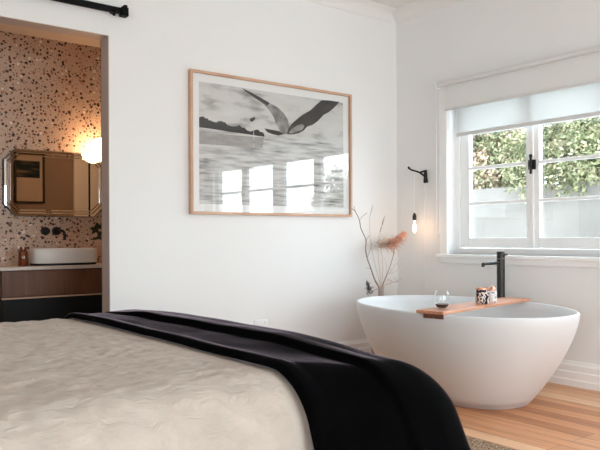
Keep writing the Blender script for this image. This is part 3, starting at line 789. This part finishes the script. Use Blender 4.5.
b = B(); lathe(b, [(0, .0045), (.020, .0045), (.0315, .011), (.0418, .0268), (.0418, .027), (0, .027)], 40); link('wine', b, M['wine'], t, True)

t = thing('candle_jar', 'patterned glass candle jar with copper rim on the bath board', 'candle', (-.724, -1.440, BT))
b = B(); lathe(b, [(0, 0), (.038, 0), (.041, .004), (.041, .088), (.038, .088), (.038, .012), (0, .012)], 36); link('jar', b, M['jarpat'], t, True)
b = B(); lathe(b, [(.037, .0885), (.0425, .0885), (.0425, .098), (.037, .098)], 36, close=True); link('rim', b, M['copper'], t, True)
b = B(); lathe(b, [(0, .013), (.0375, .013), (.0375, .07), (0, .072)], 30); link('wax', b, M['mat'], t, True)
t = thing('bath_salts_jar', 'small pale jar with copper lid beside the patterned candle', 'jar', (-.622, -1.437, BT))
b = B(); lathe(b, [(0, 0), (.027, 0), (.029, .003), (.029, .068), (.026, .076), (0, .076)], 30); link('jar', b, M['jarpat2'], t, True)
b = B(); lathe(b, [(0, .0765), (.024, .0765), (.024, .088), (.016, .094), (.010, .105), (0, .107)], 30); link('lid', b, M['copper'], t, True)

# ------------------------------------------------------------------ bath filler
t = thing('bath_filler', 'gunmetal black freestanding bath filler tap standing behind the bathtub', 'tap', (-.12, -1.135, 0))
b = B(); lathe(b, [(0, 0), (.05, 0), (.05, .01), (0, .012)], 30); link('floor_flange', b, M['gun'], t, True)
b = B(); lathe(b, [(0, .012), (.028, .012), (.028, .835), (0, .835)], 30); link('column', b, M['gun'], t, True)
b = B(); lathe(b, [(0, .838), (.028, .838), (.028, .885), (.025, .889), (0, .889)], 30); tube(b, [(.0, -.02, .864), (.0, -.055, .868)], .006, 10); link('handle', b, M['gun'], t, True)
b = B(); tube(b, smooth_path([(-.02, 0, .808), (-.12, 0, .808), (-.185, 0, .808), (-.197, 0, .803), (-.199, 0, .785)], 4), .0115, 14); link('spout', b, M['gun'], t, True)

# ------------------------------------------------------------------ pendant bulb on wall bracket
LP = Vector((-.14, -.33, 0))
t = thing('pendant_lamp', 'bare glowing filament bulb hanging on a cord from black wall bracket', 'lamp', (0, -.335, 1.5))
b = B(); tube(b, smooth_path([(-.010, 0, -.068), (-.014, 0, -.03), (-.014, 0, .015), (-.014, .002, .034)], 4), [.019] * 4 + [.015] * 4 + [.013] * 4 + [.017], 12)
tube(b, smooth_path([(-.02, 0, .028), (-.05, .003, .022), (-.075, .005, .010)], 4), .008, 8)
tube(b, [(-.012, 0, -.02), (-.072, .004, .012)], .008, 8)
tube(b, smooth_path([(-.065, .004, .012), (-.12, .006, .022), (-.17, .008, .030), (-.198, .009, .042)], 4), .0075, 8); uv_sphere(b, (-.199, .009, .046), .010, 12, 8)
for x in (-.10, -.155): uv_sphere(b, (x, .006, .018 if x > -.12 else .027), .008, 10, 8)
link('bracket', b, M['black'], t, True)
b = B(); tube(b, smooth_path([(-.14, .006, .022), (-.141, .005, -.1), (-.14, .005, -.2), (-.14, .005, -.320)], 4), .0016, 6)
tube(b, smooth_path([(-.14, .006, .022), (-.10, .008, .0), (-.05, .008, -.03), (-.010, .010, -.10), (-.005, .020, -.4), (-.005, .03, -.8), (-.005, .02, -1.2), (-.005, .02, -1.33)], 5), .0014, 6)
link('cord', b, M['plastic'], t, True)
b = B(); lathe(b, [(0, -.312), (.008, -.314), (.011, -.327), (.016, -.334), (.016, -.368), (.012, -.372), (0, -.372)], 20, (-.14, .005, 0)); link('socket', b, M['gun'], t, True)
b = B(); lathe(b, [(.010, -.3725), (.012, -.38), (.017, -.405), (.023, -.43), (.025, -.450), (.022, -.468), (.013, -.482), (0, -.487)], 24, (-.14, .005, 0)); bulb_o = link('bulb', b, M['clear'], t, 'all')
b = B()
pts = []
for i in range(9):
    a = 2 * PI * i / 8
    pts.append((-.14 + .011 * math.cos(a), .005 + .011 * math.sin(a), -.41 if i % 2 else -.465))
tube(b, pts, .0011, 6); tube(b, [(-.14, .005, -.373), (-.14, .005, -.41)], .002, 6)
link('filament', b, M['filament'], bulb_o)
ld = bpy.data.lights.new('bulb glow', 'POINT'); ld.energy = .28; ld.color = (1, .58, .32); ld.shadow_soft_size = .02
lo = bpy.data.objects.new('bulb_glow', ld); COL.objects.link(lo); lo.parent = t; lo.location = (-.14, .005, -.44)

# ------------------------------------------------------------------ vase and dried stems
VX, VY = -.40, -.21
t = thing('floor_vase', 'tall slim stoneware floor vase in the corner behind the bathtub', 'vase', (VX, VY, 0))
b = B(); lathe(b, [(0, 0), (.055, 0), (.072, .03), (.082, .14), (.070, .30), (.038, .45), (.022, .53), (.022, .58), (.027, .598), (.024, .598), (.018, .58), (.018, .50), (0, .48)], 36); link('body', b, M['ceramic'], t, 'all')
def X(px): return -.400 + (px - 381) * .0105
def Z(py): return .585 + (290 - py) * .0078
def stem_obj(name, label, cat, pts, r0, r1, m, group='dried stems in the floor vase'):
    P = smooth_path([(X(a), VY + c, Z(z)) for a, z, c in pts], 5)
    root = thing(name, label, cat, (VX, VY, .50), group=group)
    n = len(P); b = B(); tube(b, P, [r0 + (r1 - r0) * i / (n - 1) for i in range(n)], 7)
    o = link('stem', b, m, root, True); atp(o, root); return root, P
def add_part(root, name, bm, m): atp(link(name, bm, m, root), root)
r_, P = stem_obj('bare_branch', 'tallest crooked bare branch in the floor vase, leaning left', 'branch',
                 [(381, 297, 0), (380, 290, 0), (375, 281, .0), (372, 270, .01), (367, 258, 0), (365.5, 249, .0), (365, 240, -.01), (361, 229, 0), (359.5, 221, 0), (355, 213, -.01), (351, 209, -.01)], .0065, .0025, M['branch'])
for pts in ([(359.5, 221, 0), (364, 217, .02), (369, 213, .02)], [(365, 242, 0), (369, 236, 0)], [(372, 270, 0), (368, 268, .02)], [(355, 213, -.01), (354, 207, 0)], [(367, 258, 0), (371, 250, .01), (372, 243, .0)]):
    b = B(); tube(b, smooth_path([(X(a), VY + c, Z(z)) for a, z, c in pts], 4), .0018, 6)
    add_part(r_, 'twig', b, M['branch'])
def spike(bm, p0, p1, w, n, rnd, ln=.03, th=.0022):
    p0 = Vector(p0); p1 = Vector(p1); d = (p1 - p0)
    for i in range(n):
        f = rnd.random(); c = p0 + d * f; ww = w * (math.sin(PI * min(1, .15 + f * .85)))
        dirv = (d.normalized() * 1.0 + Vector((rnd.uniform(-1, 1), rnd.uniform(-1, 1), rnd.uniform(-.6, .6))) * ww * 20).normalized()
        L_ = ln * rnd.uniform(.6, 1.2); s = dirv.cross(Vector((rnd.uniform(-1, 1), rnd.uniform(-1, 1), 1))).normalized() * th
        a, e, g = bm.verts.new(c - s), bm.verts.new(c + s), bm.verts.new(c + dirv * L_)
        h_ = bm.verts.new(c + dirv * L_ * .5 + s.cross(dirv) * .8)
        bm.faces.new((a, e, g)); bm.faces.new((a, h_, g))
rn = random.Random(11)
def V3(px, py, dy=0): return (X(px), VY + dy, Z(py))
r_, P = stem_obj('dried_grass_stem', 'slender grass stem with tiny seed spike, the highest spike in the vase', 'dried grass', [(381, 297, 0), (380, 285, .0), (376, 262, .02), (373, 240, .03), (372.5, 217, .03)], .0018, .0012, M['tan'])
b = B(); spike(b, V3(372.5, 217, .03), V3(375.5, 206, .03), .02, 60, rn, .018, .0014); add_part(r_, 'seed_spike', b, M['tan'])
r_, P = stem_obj('dried_grass_stem', 'grass stem with a broader tan seed head, upright above the rust plume', 'dried grass', [(381.5, 297, 0), (381, 285, 0), (378, 262, -.01), (377, 245, -.01), (380, 229, -.01)], .002, .0012, M['tan'])
b = B(); spike(b, V3(379, 234, -.01), V3(384, 217, -.01), .03, 110, rn, .022, .0016); add_part(r_, 'seed_spike', b, M['tan'])
# plumes
def plume(bm, p0, p1, w, n, rnd, ln, th, droop=.3):
    p0 = Vector(p0); p1 = Vector(p1); d = p1 - p0; dn = d.normalized()
    for i in range(n):
        f = rnd.random(); c = p0 + d * f
        spread = w * (1 - .7 * f); c = c + Vector((rnd.gauss(0, 1), rnd.gauss(0, 1), rnd.gauss(0, 1))) * spread * .28
        dv = (dn + Vector((rnd.gauss(0, 1), rnd.gauss(0, 1), rnd.gauss(0, 1))) * .8 * (1 - .4 * f)).normalized()
        L_ = ln * rnd.uniform(.5, 1.1) * (1 - .45 * f)
        q = [c + dv * L_ * k / 3 - Vector((0, 0, droop * L_ * (k / 3) ** 2)) for k in range(4)]
        s = dv.cross(Vector((rnd.gauss(0, 1), rnd.gauss(0, 1), rnd.gauss(0, 1)))).normalized() * th
        vs = [(bm.verts.new(q[k] - s * (1 - k / 3.2)), bm.verts.new(q[k] + s * (1 - k / 3.2))) for k in range(4)]
        for k in range(3): bm.faces.new((vs[k][0], vs[k][1], vs[k + 1][1], vs[k + 1][0]))
r_, P = stem_obj('dried_plume', 'feathery rust orange plume arching to the right in the vase', 'dried plume', [(382, 297, 0), (382.5, 287, 0), (387, 272, -.02), (391, 258, -.03), (393, 248, -.03), (397, 240, -.03)], .0035, .002, M['branch'])
b = B(); plume(b, V3(386, 247, -.03), V3(403, 234, -.03), .075, 620, rn, .09, .0022); add_part(r_, 'plume', b, M['rust'])
r_, P = stem_obj('dried_plume', 'faded tan plume to the left of the rust orange one', 'dried plume', [(382, 297, 0), (382, 286, 0), (384, 270, .01), (383, 256, .01), (381, 246, 0)], .002, .0014, M['tan'])
b = B(); plume(b, V3(378, 246, 0), V3(392, 242, -.01), .07, 380, rn, .075, .0018, .2); add_part(r_, 'plume', b, M['tan'])
r_, P = stem_obj('wispy_sprig', 'low wispy sprig spreading right just above the tub rim', 'dried sprig', [(381, 297, 0), (383, 288, 0), (389, 285, -.01), (399, 283, -.02)], .0018, .001, M['branch'])
b = B()
for i in range(16):
    px = rn.uniform(385, 400); py = 285 - rn.uniform(-1, 4); spike(b, V3(px, py, -.01), V3(px + 1.5, py - 2, -.01), .03, 3, rn, .014, .0018)
add_part(r_, 'leaflets', b, M['tan'])
r_, P = stem_obj('wispy_sprig', 'thin forked twig rising on the right of the vase', 'dried sprig', [(382, 297, 0), (384, 285, 0), (389, 275, 0), (395, 268, .0), (398, 258, .0)], .0016, .0008, M['tan'])
for pts in ([(389, 275, 0), (396, 274, .0), (401, 268, 0)], [(395, 268, 0), (401, 262, 0), (406, 256, 0)], [(386, 280, 0), (388, 268, .01), (386, 258, .02)]): b = B(); tube(b, smooth_path([(X(a), VY + c, Z(z)) for a, z, c in pts], 4), .0010, 5); add_part(r_, 'twig', b, M['tan'])
b = B()
for i in range(22):
    px = rn.uniform(388, 403); py = rn.uniform(258, 276); spike(b, V3(px, py), V3(px + 1, py - 2), .03, 2, rn, .012, .0015)
add_part(r_, 'leaflets', b, M['tan'])
r_, P = stem_obj('dark_seed_head', 'dark purplish dried seed head hanging low at the left of the vase', 'dried seed head', [(381, 298, 0), (379, 290, 0), (374, 291, 0), (369, 294, -.01), (367, 288, -.01)], .002, .0018, M['branch'])
b = B(); plume(b, V3(369, 293, -.01), V3(365.8, 282, -.01), .045, 260, rn, .030, .0022, .1); add_part(r_, 'seeds', b, M['seed'])

# ------------------------------------------------------------------ garden outside
b = B(); box(b, .25, 40, -40, 40, -.45, -.35); struct('ground', b, M['gravel'])
b = B(); box(b, 3.0, 3.18, -1.6, 9, -.35, 1.60); o = struct('garden_wall', b, M['render'])
def shrub(label, c, size, n, m, seed, trunk_to=-.35):
    rs = random.Random(seed)
    root = thing('garden_shrub', label, 'shrub', (c[0], c[1], -.35), group=None)
    b = B()
    for k in range(7):
        e = Vector((c[0] + rs.uniform(-.7, .7) * size[0], c[1] + rs.uniform(-.8, .8) * size[1], c[2] + rs.uniform(-.3, .5) * size[2]))
        mid = Vector((c[0] + (e.x - c[0]) * .3, c[1] + (e.y - c[1]) * .3, (c[2] - .35) / 2))
        tube(b, smooth_path([(c[0] + rs.uniform(-.05, .05), c[1] + rs.uniform(-.05, .05), -.35), mid, e], 5), [.04] * 5 + [.025] * 5 + [.012], 7)
    atp(link('stems', b, M['bark'], root, True), root)
    b = B(); clumps = []
    for k in range(80):
        while True:
            v = Vector((rs.uniform(-1, 1), rs.uniform(-1, 1), rs.uniform(-1, 1)))
            if .25 < v.length < 1: break
        clumps.append((Vector((c[0] + v.x * size[0], c[1] + v.y * size[1], c[2] + v.z * size[2])), rs.uniform(.16, .30)))
    for i in range(n):
        cc, rd = rs.choice(clumps)
        v = Vector((rs.gauss(0, 1), rs.gauss(0, 1), rs.gauss(0, 1))).normalized() * rd * rs.random() ** .4
        p = cc + v; L_ = rs.uniform(.035, .075); w = L_ * .26
        d = (v.normalized() * .6 + Vector((rs.gauss(0, .5), rs.gauss(0, .5), rs.gauss(0, .5) - .1))).normalized()
        s = d.cross(Vector((rs.gauss(0, 1), rs.gauss(0, 1), rs.gauss(0, 1)))).normalized() * w
        q = [b.verts.new(p), b.verts.new(p + d * L_ * .5 + s), b.verts.new(p + d * L_), b.verts.new(p + d * L_ * .5 - s)]
        b.faces.new(q)
    atp(link('leaves', b, m, root), root)
shrub('blush tipped shrub seen through the left casement, above the garden wall', (3.8, 2.1, 2.15), (.85, .9, .62), 28000, M['leafB'], 1)
shrub('bushy green shrub seen through the right casement, drooping over the garden wall', (3.6, .28, 1.97), (.95, .95, .66), 30000, M['leafA'], 2)
shrub('tall pinkish shrub behind the green one, above the garden wall on the right', (5.2, 1.3, 2.9), (.5, 1.0, .6), 9000, M['leafB'], 3)
shrub('tall green shrub beyond the garden wall at the far left of the window', (5.3, 3.4, 2.75), (.5, .95, .6), 9000, M['leafA'], 4)

shrub('low round garden shrub standing alone, reflected in the framed photograph', (3.0, -4.05, 1.35), (.45, .55, .75), 12000, M['leafA'], 5)
# ------------------------------------------------------------------ light
w = bpy.data.worlds.new('sky'); sc.world = w; w.use_nodes = True; nt = w.node_tree
bg = nt.nodes['Background']; tc = nt.nodes.new('ShaderNodeTexCoord'); sp = nt.nodes.new('ShaderNodeSeparateXYZ')
nt.links.new(tc.outputs['Generated'], sp.inputs[0])
r = ramp(nt, [(0, c3(.84, .94, 1.0)), (.25, c3(.77, .905, 1.0)), (1, c3(.65, .83, 1.0))]); nt.links.new(sp.outputs['Z'], r.inputs[0])
nt.links.new(r.outputs[0], bg.inputs[0]); bg.inputs[1].default_value = 5.0
def portal(name, loc, rot, sx, sy):
    l = bpy.data.lights.new(name, 'AREA'); l.shape = 'RECTANGLE'; l.size = sx; l.size_y = sy; l.cycles.is_portal = True
    o = bpy.data.objects.new(name, l); COL.objects.link(o); o.location = loc; o.rotation_euler = rot
portal('daylight_right', (.24, (WY0 + WY1) / 2, (WZ0 + WZ1) / 2), (0, R(90), 0), WZ1 - WZ0, WY0 - WY1)
portal('daylight_front', ((FX0 + FX1) / 2, YF - .14, 1.1), (R(90), 0, 0), FX1 - FX0, 1.8)

portal('daylight_left', (XW - .14, (LY0 + LY1) / 2, 1.175), (0, R(-90), 0), 1.55, LY1 - LY0)
sc.view_settings.view_transform = 'Standard'; sc.view_settings.look = 'None'; sc.view_settings.gamma = 1
sc.view_settings.use_curve_mapping = False; sc.view_settings.exposure = 1.13
sc.cycles.max_bounces = 12; sc.cycles.diffuse_bounces = 8; sc.cycles.glossy_bounces = 5; sc.cycles.transparent_max_bounces = 16
sc.cycles.sample_clamp_indirect = 6; sc.cycles.caustics_reflective = False; sc.cycles.caustics_refractive = False
sc.cycles.use_denoising = True
